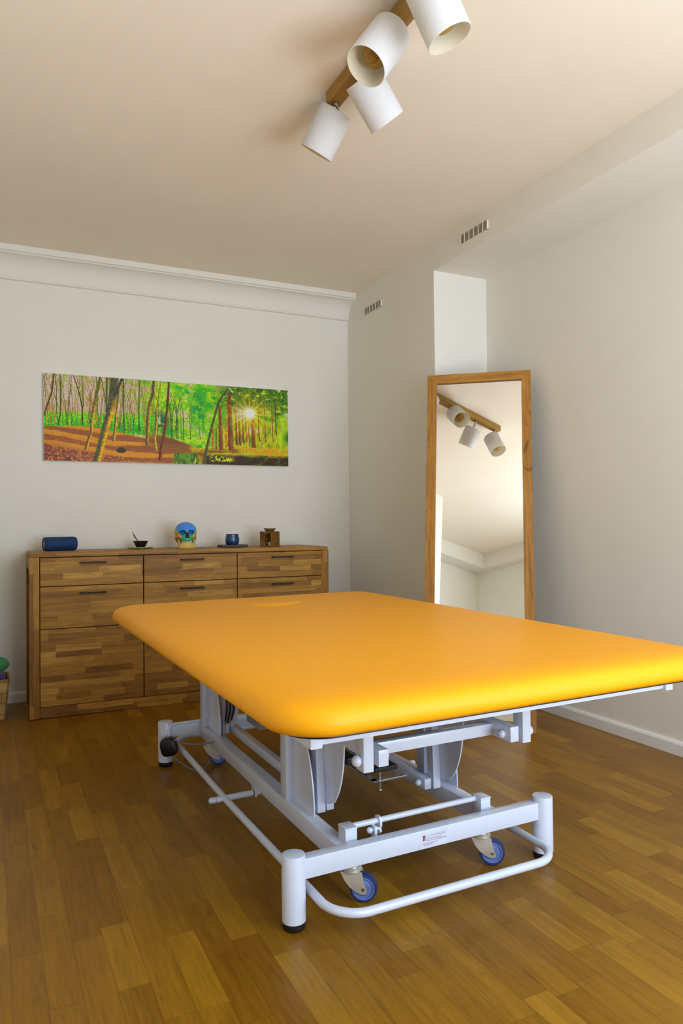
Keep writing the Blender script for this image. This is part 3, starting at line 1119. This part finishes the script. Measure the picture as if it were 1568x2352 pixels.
def raydir(px, py):
    return (F * FPX + RR * (px - 784) - UU * (py - 1176)).normalized()


ZR = 2.485
RX = 1.118
la = thing('ceiling_spotlight', 'wooden ceiling light bar with four white cylinder fabric shades', 'ceiling light', (RX, 1.83, ZC))
LO = Vector((RX, 1.83, ZC))
b = NB()
bx(b, -.026, .026, -.225, .50, ZR - ZC, -.003, .002, 1)
obj('rail', b, 'rail', la)
# rim centre pixel, approximate image direction of the axis, tilt towards viewer, pivot y, radius, length
R_, SL = .0630, .155
shades = [((726, 352), (-45, 84), .07, 2.30), ((889, 281), (56, 88), -.05, 2.085), ((840, 153), (-.66, .74), .70, 1.86), ((1032.8, 89), (.46, .89), .40, 1.645)]
depths = [2.665, 2.45, 2.105, 1.965]
for (rim, d2, c_, py_), dep in zip(shades, depths):
    rd = raydir(*rim)
    right = (RR - rd * RR.dot(rd)).normalized()
    down = (-UU - rd * (-UU).dot(rd)).normalized()
    v2 = (right * d2[0] + down * d2[1]).normalized()
    ax = (v2 * sqrt(1 - c_ * c_) - rd * c_).normalized()
    rimc = Vector((0, 0, 1)) + rd * (dep / rd.dot(F))
    back = rimc - ax * SL
    piv = Vector((RX, py_, ZR))
    back, rimc, piv = back - LO, rimc - LO, piv - LO
    b = NB()
    lathe(b, [(.0005, 0), (R_ * .6, 0), (R_ - .001, 0), (R_, .002), (R_, SL - .001), (R_ - .0006, SL), (R_ - .002, SL)], back, ax, 56, cap0=True, cap1=False)
    lathe(b, [(.0005, .004), (R_ - .0022, .004), (R_ - .002, SL)], back, ax, 56, cap0=True, cap1=False, mi=1)
    sh = obj('lamp_shade', b, ['shade', 'shade_in'], la, 40)
    b = NB()
    cyl(b, piv, piv + Vector((0, 0, -.006)), .011, 20)
    j = back - ax * .012
    tube(b, smooth_path([piv, piv + Vector((0, 0, -.010)), piv.lerp(j, .75), j, back + ax * .004], 6), .0045, 10)
    ball(b, j, .0085, ax)
    obj('spot_arm', b, 'chrome', la, 40)
    b = NB()
    cyl(b, back + ax * .004, back + ax * .054, .017, 20)
    obj('lamp_socket', b, 'shade_in', sh, 40)
    b = NB()
    pr = [(.012, .044), (.014, .054), (.026, .070), (.034, .088), (.036, .102), (.033, .116), (.022, .129), (.008, .1345), (.0008, .135)]
    lathe(b, pr, back, ax, 28)
    obj('bulb', b, 'amber', sh, 60)
    b = NB()
    s1, t1 = frame_of(ax)
    pts = []
    for k in range(90):
        a = k / 90 * 2 * pi * 5
        rr2 = .013
        pts.append(back + ax * (.078 + .040 * k / 90) + s1 * rr2 * cos(a) + t1 * rr2 * sin(a))
    tube(b, pts, .0013, 6)
    obj('filament', b, 'filament', sh, 60)

# ------------------------------------------------------------------ treatment table
TH = radians(.81534)
UC, VC = 1.093, 2.33
cT, sT = cos(TH), sin(TH)
tb = thing('treatment_table', 'wide yellow padded treatment table on a white height-adjustable steel frame with castors', 'treatment table',
           (UC * cT - VC * sT, UC * sT + VC * cT, 0), (0, 0, TH))


def tbx(bm, u0, u1, v0, v1, z0, z1, bev=.0015, seg=2):
    if u0 > u1:
        u0, u1 = u1, u0
    return bx(bm, u0 - UC, u1 - UC, v0 - VC, v1 - VC, z0, z1, bev, seg)


def tv(u, v, z):
    return (u - UC, v - VC, z)


# cushion
U0_, U1_, V0_, V1_ = .488, 1.705, 1.195, 3.125


def outline(ins, R=.125, n=14, grow=0):
    x0, x1, y0, y1 = U0_ + ins, U1_ - ins, V0_ + ins, V1_ - ins
    r = max(.02, R - ins)
    pts = []
    for cx, cy, a0 in ((x1 - r, y0 + r, -90), (x1 - r, y1 - r, 0), (x0 + r, y1 - r, 90), (x0 + r, y0 + r, 180)):
        for k in range(n + 1):
            a = radians(a0 + 90 * k / n)
            pts.append((cx + r * cos(a), cy + r * sin(a)))
    return pts


b = NB()
lo = []
for ins, z in ((.060, .5945), (.030, .595), (.014, .599), (.004, .607), (0, .618), (.001, .630), (.006, .642), (.015, .6495), (.030, .6555), (.052, .6600), (.085, .6625), (.13, .6635)):
    lo.append([tv(p[0], p[1], z) for p in outline(ins)])
rings(b, lo)
pad = obj('padded_top', b, 'yellow', tb, 55)
b = NB()
lo = []
ns = 48
pc = (1.09, 2.80)
for rr_, z in ((1.0, .6625), (.96, .6660), (.88, .6680), (.6, .6700), (.25, .6708)):
    lo.append([tv(pc[0] + .125 * rr_ * cos(2 * pi * k / ns), pc[1] + .105 * rr_ * sin(2 * pi * k / ns), z) for k in range(ns)])
rings(b, lo)
obj('face_hole_plug', b, 'yellow', pad, 60)
b = NB()
rings(b, [[tv(p[0], p[1], z) for p in outline(.045)] for z in (.586, .5944)])
obj('base_board', b, 'black', tb)
# table-top frame
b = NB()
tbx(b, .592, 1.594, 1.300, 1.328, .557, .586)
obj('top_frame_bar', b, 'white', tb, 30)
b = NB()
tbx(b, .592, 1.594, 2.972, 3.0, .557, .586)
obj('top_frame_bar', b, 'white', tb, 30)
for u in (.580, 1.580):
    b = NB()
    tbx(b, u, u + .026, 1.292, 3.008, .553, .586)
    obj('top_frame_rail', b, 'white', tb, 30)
for u in (.593, 1.593):
    for v in (1.285, 3.01):
        pass
b = NB(); ball(b, tv(.560, 2.955, .572), .009, (0, 0, 1), 1.6); obj('corner_knob', b, 'white', tb, 60)


def mir(off, s):
    return UC + s * off


def quarter(bm, u0, u1, pts):
    prism(bm, [(p[0] - VC, p[1]) for p in pts], 0, u0 - UC, u1 - UC)


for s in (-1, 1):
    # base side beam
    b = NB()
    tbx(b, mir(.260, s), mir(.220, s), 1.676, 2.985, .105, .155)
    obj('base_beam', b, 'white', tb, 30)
    for k, va in enumerate((2.04, 2.93)):
        # upright welded to the base, quarter plate in front of it
        b = NB()
        tbx(b, mir(.260, s), mir(.235, s), va, va + .045, .155, .440)
        up = obj('base_upright', b, 'white', tb, 30)
        b = NB(); ball(b, tv(mir(.266, s), va + .022, .405), .013, (s, 0, 0), .8); obj('pivot_cap', b, 'white', up, 60)
        arc = [(va + .002, .155), (va - .150, .155)]
        for i in range(1, 15):
            a = pi / 2 * i / 14
            arc.append((va - .150 * cos(a) ** 1.15, .155 + .270 * sin(a)))
        b = NB(); quarter(b, mir(.248, s) + .0115, mir(.248, s) + .0155, arc); obj('base_gusset', b, 'white', tb, 40)
        # swing strut hanging from the lifting frame with its own quarter plate
        vc = va - .125
        b = NB()
        mt = Matrix.Translation(Vector(tv(mir(.201, s), vc, 0)))
        n = .0125
        rings(b, [[tv(mir(.201, s) - n, vc + sl, z), tv(mir(.201, s) + n, vc + sl, z), tv(mir(.201, s) + n, vc + .034 + sl, z), tv(mir(.201, s) - n, vc + .034 + sl, z)] for z, sl in ((.153, 0), (.183, 0), (.40, .012))])
        st = obj('swing_strut', b, 'white', tb, 20)
        arc = [(vc + .006, .183), (vc + .012, .395), (vc - .122, .395)]
        for i in range(1, 15):
            a = pi / 2 * i / 14
            arc.append((vc - .122 * cos(a) ** .9, .395 - .215 * sin(a)))
        b = NB(); quarter(b, mir(.201, s) + .0130, mir(.201, s) + .0170, arc); obj('strut_gusset', b, 'white', tb, 40)
    # lower connecting rail between the struts
    b = NB()
    tbx(b, mir(.182, s), mir(.158, s), 1.920, 2.88, .153, .185)
    lr = obj('lower_rail', b, 'white', tb, 30)
    b = NB(); ball(b, tv(mir(.150, s), 1.945, .170), .011, (s, 0, 0), 1.0); cyl(b, tv(mir(.150, s), 1.945, .170), tv(mir(.165, s), 1.945, .170), .006); obj('pivot_cap', b, 'white', lr, 60)
    # upper lifting rail
    b = NB()
    tbx(b, mir(.218, s), mir(.190, s), 1.545, 2.88, .396, .437)
    ur = obj('lifting_rail', b, 'white', tb, 30)
    b = NB(); ball(b, tv(mir(.184, s), 1.575, .414), .012, (s, 0, 0), .9); obj('pivot_cap', b, 'white', ur, 60)
    for v in (1.545, 2.90):
        b = NB()
        tbx(b, mir(.260, s), mir(.232, s), v, v + .040, .388, .557)
        hg = obj('hanger', b, 'white', tb, 30)
        b = NB(); ball(b, tv(mir(.268, s), v + .02, .414), .0145, (s, 0, 0), .9); obj('pivot_cap', b, 'white', hg, 60)
    b = NB()
    tbx(b, mir(.236, s), mir(.262, s), 1.545, 3.0, .545, .557)
    obj('hanger_rail', b, 'white', tb, 30)
# cross tubes of the lifting frame
for v in (1.62, 2.78):
    b = NB(); tbx(b, UC - .190, UC + .190, v, v + .030, .398, .430); obj('lifting_crossbar', b, 'white', tb, 30)
# crossbars, posts, rubber feet
for v in (1.645, 2.985):
    b = NB(); tbx(b, .712, 1.474, v, v + .034, .117, .167, .002); obj('base_crossbar', b, 'white', tb, 30)
for u in (.694, 1.491):
    for v in (1.657, 3.002):
        b = NB()
        lathe(b, [(.0005, .1815), (.026, .1815), (.0285, .1805), (.0295, .178), (.0295, .020), (.0285, .019)], tv(u, v, 0), (0, 0, 1), 40)
        po = obj('post', b, 'white', tb, 40)
        b = NB()
        lathe(b, [(.024, 0), (.027, .003), (.0285, .010), (.0285, .0195)], tv(u, v, 0), (0, 0, 1), 40)
        obj('rubber_foot', b, 'rubber', po, 40)
# small blocks on the beams and the rod between them
for s in (-1, 1):
    b = NB()
    tbx(b, mir(.236, s), mir(.202, s), 1.694, 1.736, .150, .1885, .001)
    bk = obj('bearing_block', b, 'white', tb, 30)
    b = NB(); tbx(b, mir(.237, s), mir(.201, s), 1.693, 1.737, .189, .194, .001); obj('block_cap', b, 'white', bk, 30)
b = NB(); cyl(b, tv(UC - .203, 1.722, .186), tv(UC + .203, 1.722, .186), .0078, 20); rod = obj('lift_rod', b, 'white', tb, 40)
# cam lever on the rod
b = NB()
cu_, cv_ = .968, 1.722
pts = [(cv_ - .016, .186), (cv_ - .011, .197), (cv_, .2005), (cv_ + .012, .196), (cv_ + .016, .184), (cv_ + .018, .168), (cv_ + .012, .156), (cv_ - .004, .150), (cv_ - .014, .158), (cv_ - .011, .168), (cv_ - .017, .176)]
prism(b, [(p[0] - VC, p[1]) for p in pts], 0, cu_ - UC, cu_ + .006 - UC)
tbx(b, .948, .956, 1.700, 1.722, .100, .180, .001)
cyl(b, tv(.940, 1.711, .169), tv(.972, 1.711, .169), .004)
ball(b, tv(.938, 1.711, .169), .0085, (1, 0, 0))
obj('cam_lever', b, 'white', rod, 40)
# all-round foot rail
b = NB()
loop = fillet([tv(.745, 3.06, .078), tv(.745, 2.35, .070), tv(.745, 1.524, .078), tv(1.440, 1.524, .066), tv(1.440, 2.35, .066), tv(1.440, 3.06, .070)], .001, 2)
pp = [Vector(tv(.745, 3.03, .078)), Vector(tv(.745, 2.35, .068)), Vector(tv(.745, 1.65, .084))]


def corner(c, r, a0, a1, z0, z1, n=10):
    return [Vector(tv(c[0] + r * cos(radians(a0 + (a1 - a0) * k / n)), c[1] + r * sin(radians(a0 + (a1 - a0) * k / n)), z0 + (z1 - z0) * k / n)) for k in range(n + 1)]


rr_ = .085
loop = [Vector(tv(1.35, 3.10, .080)), Vector(tv(.83, 3.10, .080))][::-1]
loop = corner((1.355, 3.015), rr_, 90, 0, .080, .078) [::1]
path = [Vector(tv(1.09, 3.10, .080))] + corner((1.355, 3.015), rr_, 90, 0, .080, .078) + [Vector(tv(1.440, 2.35, .068))] \
    + corner((1.355, 1.610), rr_, 0, -90, .066, .066) + corner((.830, 1.610), rr_, -90, -180, .068, .074) \
    + [Vector(tv(.745, 2.35, .068))] + corner((.830, 3.015), rr_, 180, 90, .076, .080) + [Vector(tv(1.09, 3.10, .080))]
tube(b, path, .0112, 16)
obj('foot_rail', b, 'white', tb, 60)
for s in (-1, 1):
    b = NB()
    u_out, u_in = mir(.395, s), mir(.222, s)
    cyl(b, tv(u_out, 2.365, .070), tv(mir(.245, s), 2.365, .070), .0105, 20)
    ball(b, tv(u_out, 2.365, .070), .0105, (1, 0, 0), 1.0)
    ax_ = obj('rail_pivot', b, 'white', tb, 60)
    b = NB(); ball(b, tv(mir(.232, s), 2.365, .070), .0102, (1, 0, 0), 1.6); obj('pivot_cap', b, 'white', ax_, 60)
    b = NB(); cyl(b, tv(mir(.2475, s), 2.365, .070), tv(mir(.250, s), 2.365, .070), .0112, 20); obj('pivot_seal', b, 'rubber', ax_)
    b = NB(); cyl(b, tv(mir(.381, s), 2.365, .070), tv(mir(.382, s), 2.365, .070), .0108, 20); obj('pivot_seal', b, 'rubber', ax_)
    b = NB(); tbx(b, mir(.247, s), mir(.238, s), 2.352, 2.388, .060, .106, .001); obj('rail_bracket', b, 'white', tb)
# castors
for i, (u, v, yaw) in enumerate(((.880, 1.704, -32), (1.305, 1.708, -32), (.862, 2.925, -20), (1.302, 2.945, -32))):
    a = radians(yaw) - TH
    d = Vector((cos(a), sin(a), 0))        # trailing direction
    n = Vector((sin(a), -cos(a), 0))       # towards the viewer
    o_ = Vector(tv(u, v, 0))
    wc = o_ + d * .030 + Vector((0, 0, .037))
    b = NB()
    cyl(b, o_ + Vector((0, 0, .092)), o_ + Vector((0, 0, .117)), .0200, 28)
    lathe(b, [(.0235, 0), (.0265, .003), (.0265, .008), (.022, .013)], o_ + Vector((0, 0, .080)), (0, 0, 1), 28)
    for sg in (-1, 1):
        pl = [(-.029, .081), (.027, .081), (.032, .056), (.040, .030), (.036, .024), (.024, .024), (.010, .030), (-.006, .042), (-.018, .058)]
        rings(b, [[o_ + d * p[0] + n * (sg * .0145 + q) + Vector((0, 0, p[1])) for p in pl] for q in (-.001, .001)])
    pl = [(-.030, .081), (-.019, .058), (-.015, .060), (-.026, .082)]
    rings(b, [[o_ + d * p[0] + n * q + Vector((0, 0, p[1])) for p in pl] for q in (-.0145, .0145)])
    cs = obj('castor_fork', b, 'zinc', tb, 35)
    b = NB()
    lathe(b, [(.0285, -.012), (.0355, -.011), (.0368, -.006), (.0368, .006), (.0355, .011), (.0285, .012)], wc, n, 44, cap0=False, cap1=False)
    obj('tyre', b, 'tyre', cs, 40)
    b = NB()
    lathe(b, [(.0005, -.0112), (.018, -.0112), (.020, -.009), (.025, -.009), (.026, -.0125), (.0292, -.0125), (.0292, .0125), (.026, .0125), (.025, .009), (.020, .009), (.018, .0112), (.0005, .0112)], wc, n, 44)
    cyl(b, wc - n * .0168, wc + n * .0168, .0035, 12)
    obj('wheel', b, 'wheelrim', cs, 30)
    b = NB(); cyl(b, wc - n * .0175, wc + n * .0175, .0046, 6); obj('axle_bolt', b, 'steel', cs)
# actuator under the top
b = NB()
cyl(b, tv(1.075, 1.95, .258), tv(1.075, 2.45, .290), .019, 24, bev=.002)
obj('actuator_tube', b, 'greybox', tb, 40)
b = NB()
tbx(b, 1.035, 1.112, 1.850, 1.900, .262, .275, .002)
tbx(b, .985, 1.020, 1.93, 2.03, .268, .290, .004)
obj('actuator_clamp', b, 'black', tb)
b = NB()
tbx(b, 1.050, 1.135, 2.47, 2.63, .255, .335, .006)
obj('motor_housing', b, 'greybox', tb, 30)
b = NB()
tbx(b, 1.040, 1.056, 1.868, 2.30, .228, .232, .0005)
tbx(b, 1.040, 1.155, 1.868, 1.890, .2265, .232, .0005)
tbx(b, 1.040, 1.155, 2.04, 2.060, .2265, .232, .0005)
obj('actuator_bracket', b, 'steel', tb)
b = NB()
cyl(b, tv(1.066, 1.876, .196), tv(1.066, 1.876, .264), .0032, 10); ball(b, tv(1.066, 1.876, .200), .0055, (0, 0, 1)); cyl(b, tv(1.066, 1.876, .232), tv(1.066, 1.876, .238), .006, 6)
obj('adjusting_bolt', b, 'steel', tb, 40)
b = NB(); tbx(b, .925, 1.085, 2.52, 2.66, .232, .300, .005); obj('control_box', b, 'greybox', tb, 30)
b = NB(); tbx(b, 1.086, 1.10, 2.55, 2.62, .245, .29, .002); obj('control_plug', b, 'black', tb)
b = NB(); tube(b, smooth_path([tv(1.0, 1.98, .268), tv(.955, 1.95, .255), tv(.925, 1.98, .238), tv(.915, 2.1, .26), tv(.95, 2.5, .27)], 8), .0035, 8); obj('motor_cable', b, 'cable', tb, 60)
# bracket for the foot switch at the far left post
b = NB()
tube(b, fillet([tv(.845, 2.977, .171), tv(.700, 2.977, .171), tv(.700, 2.960, .105)], .03, 6), .0055, 12)
obj('switch_bracket', b, 'white', tb, 60)
b = NB()
c0 = Vector(tv(.690, 2.925, .098))
mt = Matrix.Translation(c0) @ Matrix.Rotation(radians(-24), 4, 'Z') @ Matrix.Rotation(radians(-12), 4, 'Y')
lo = []
for y, k in ((-.018, .80), (-.014, .95), (-.004, 1.0), (.012, 1.0), (.018, .9)):
    l_ = []
    for q in range(28):
        a = 2 * pi * q / 28
        cx, cz = cos(a), sin(a)
        l_.append(mt @ Vector((.034 * k * math.copysign(abs(cx) ** .65, cx), y, .037 * k * math.copysign(abs(cz) ** .65, cz))))
    lo.append(l_)
rings(b, lo)
fsw = obj('foot_switch', b, 'black', tb, 45)
# cables: bundle behind the far quarter plate, loops to the switch
for k in range(5):
    b = NB()
    uu_, vv_ = .885 + .004 * k, 2.80 - .008 * k
    tube(b, smooth_path([tv(uu_, vv_ + .06, .395), tv(uu_, vv_ + .01, .36 - .006 * k), tv(uu_ + .002, vv_ - .015 - .003 * k, .27), tv(uu_, vv_ + .005, .185 + .008 * k)], 8), .0035, 8)
    obj('cable_loop', b, 'cable' if k % 2 else 'rubber', tb, 60)
b = NB()
tube(b, smooth_path([tv(.872, 2.770, .22), tv(.868, 2.755, .165), tv(.835, 2.775, .139), tv(.790, 2.83, .118), tv(.742, 2.875, .117), tv(.705, 2.905, .128), tv(.69, 2.93, .130)], 8), .0030, 8)
obj('switch_cable', b, 'cable', tb, 60)
b = NB()
tube(b, smooth_path([tv(.700, 2.915, .066), tv(.720, 2.86, .048), tv(.765, 2.80, .028), tv(.83, 2.86, .026), tv(.90, 2.99, .03)], 8), .0030, 8)
obj('switch_cable', b, 'cable', tb, 60)
# maker's sticker on the near crossbar
b = NB(); tbx(b, 1.060, 1.146, 1.6446, 1.6452, .1205, .160, 0); stk = obj('sticker', b, 'label', tb); stk['label'] = 'faint red and grey printed sticker'
b = NB()
y_ = 1.6441 - VC


def quad(bm, pts, y=y_):
    bm.faces.new([bm.verts.new((p[0] - UC, y, p[1])) for p in pts])


quad(b, [(1.0635, .139), (1.0665, .139), (1.0665, .1535), (1.0635, .1535)])
quad(b, [(1.0685, .139), (1.0710, .139), (1.0710, .1535), (1.0685, .1535)])
quad(b, [(1.0665, .1535), (1.0685, .1455), (1.0685, .1485), (1.0672, .1535)])
ext = bmesh.ops.extrude_face_region(b, geom=list(b.faces))
bmesh.ops.translate(b, vec=(0, .0004, 0), verts=[v for v in ext['geom'] if isinstance(v, bmesh.types.BMVert)])
obj('logo_mark', b, 'red', stk)


def text_part(s, size, u, z, parent, mat, name):
    cu = bpy.data.curves.new('t', 'FONT')
    cu.body = s
    cu.size = size
    cu.extrude = .0001
    cu.space_character = 1.25
    to = bpy.data.objects.new('t', cu)
    COL.objects.link(to)
    bpy.context.view_layer.update()
    dg = bpy.context.evaluated_depsgraph_get()
    me = bpy.data.meshes.new_from_object(to.evaluated_get(dg))
    bpy.data.objects.remove(to)
    me.transform(Matrix.Translation((u - UC, y_, z)) @ Matrix.Rotation(pi / 2, 4, 'X'))
    me.name = name
    me.materials.clear()
    me.materials.append(M[mat])
    o = bpy.data.objects.new(name, me)
    COL.objects.link(o)
    o.parent = parent
    return o


text_part('SCHUNFRIED', .0085, 1.0755, .1475, stk, 'print', 'lettering')
b = NB()
for z0, x0, x1, n_w in ((.1415, 1.0755, 1.124, 13), (.1365, 1.0755, 1.140, 22), (.1300, 1.0635, 1.112, 15), (.1255, 1.0635, 1.095, 10)):
    st_ = (x1 - x0) / n_w
    for k in range(n_w):
        if random.random() < .85:
            tbx(b, x0 + k * st_, x0 + (k + .6) * st_, 1.6438, 1.6444, z0, z0 + .0026, 0)
obj('small_print', b, 'print', stk)

# ------------------------------------------------------------------ crate with cloth at the left edge
ct = thing('storage_crate', 'pale wooden slatted crate on the floor left of the sideboard', 'crate', (-.040, 4.20, 0), (0, 0, 0))
HC = .205


def slab(bm, p0, p1, q0, q1, n, t):
    """tapered wall between bottom edge p0-p1 and top edge q0-q1, thickness t along n"""
    p0, p1, q0, q1, n = map(Vector, (p0, p1, q0, q1, n))
    rings(bm, [[p0, p1, q1, q0], [p0 + n * t, p1 + n * t, q1 + n * t, q0 + n * t]])


CWB, CWT = .116, .136
for sg, nm in ((-1, 'front_panel'), (1, 'back_panel')):
    b = NB()
    slab(b, (-CWB, sg * .09, 0), (CWB, sg * .09, 0), (-CWT, sg * .108, HC), (CWT, sg * .108, HC), (0, -sg, 0), .010)
    obj(nm, b, 'crate', ct)
for sg in (-1, 1):
    b = NB()
    slab(b, (sg * CWB, -.09, 0), (sg * CWB, .09, 0), (sg * CWT, -.108, HC), (sg * CWT, .108, HC), (-sg, 0, 0), .010)
    obj('end_panel', b, 'crate', ct)
b = NB(); bx(b, -CWB + .002, CWB - .002, -.088, .088, .004, .012); obj('floor_panel', b, 'crate', ct)
for x in (.115, -.115):
    b = NB()
    cyl(b, (x, -.1075, HC * .93), (x, -.102, HC * .93), .003, 8)
    obj('nail', b, 'rubber', ct)
b = NB()
lo = []
for k in range(14):
    x = -.118 + .236 * k / 13
    lo.append([(x, -.090, .192), (x, -.094 + .004 * sin(k * 2.1), .208), (x, -.06, .216 + .003 * sin(k * 1.7)), (x, .02, .217 + .002 * cos(k * 2.3)), (x, .080, .214), (x, .090, .192)])
rings(b, lo)
o = obj('purple_cloth', b, 'purple', None, 60, (-.040, 4.20, 0)); tag(o, 'folded purple cloth filling the wooden crate', 'cloth')
b = NB()
lo = []
for k in range(23):
    t = -1 + 2 * k / 22
    r = .046 * (1 - abs(t) ** 3.2) ** .5 + .0006
    l_ = []
    for q in range(28):
        a = 2 * pi * q / 28
        f_ = 1 + .05 * sin(a * 3 + t * 5) + .025 * sin(a * 7 - t * 9)
        l_.append((.132 * t, r * f_ * 1.25 * cos(a), r * f_ * sin(a)))
    lo.append(l_)
rings(b, lo)
o = obj('green_bolster', b, 'green', None, 60, (-.034, 4.175, .2685)); tag(o, 'rolled green cushion resting on the purple cloth in the crate', 'cushion')
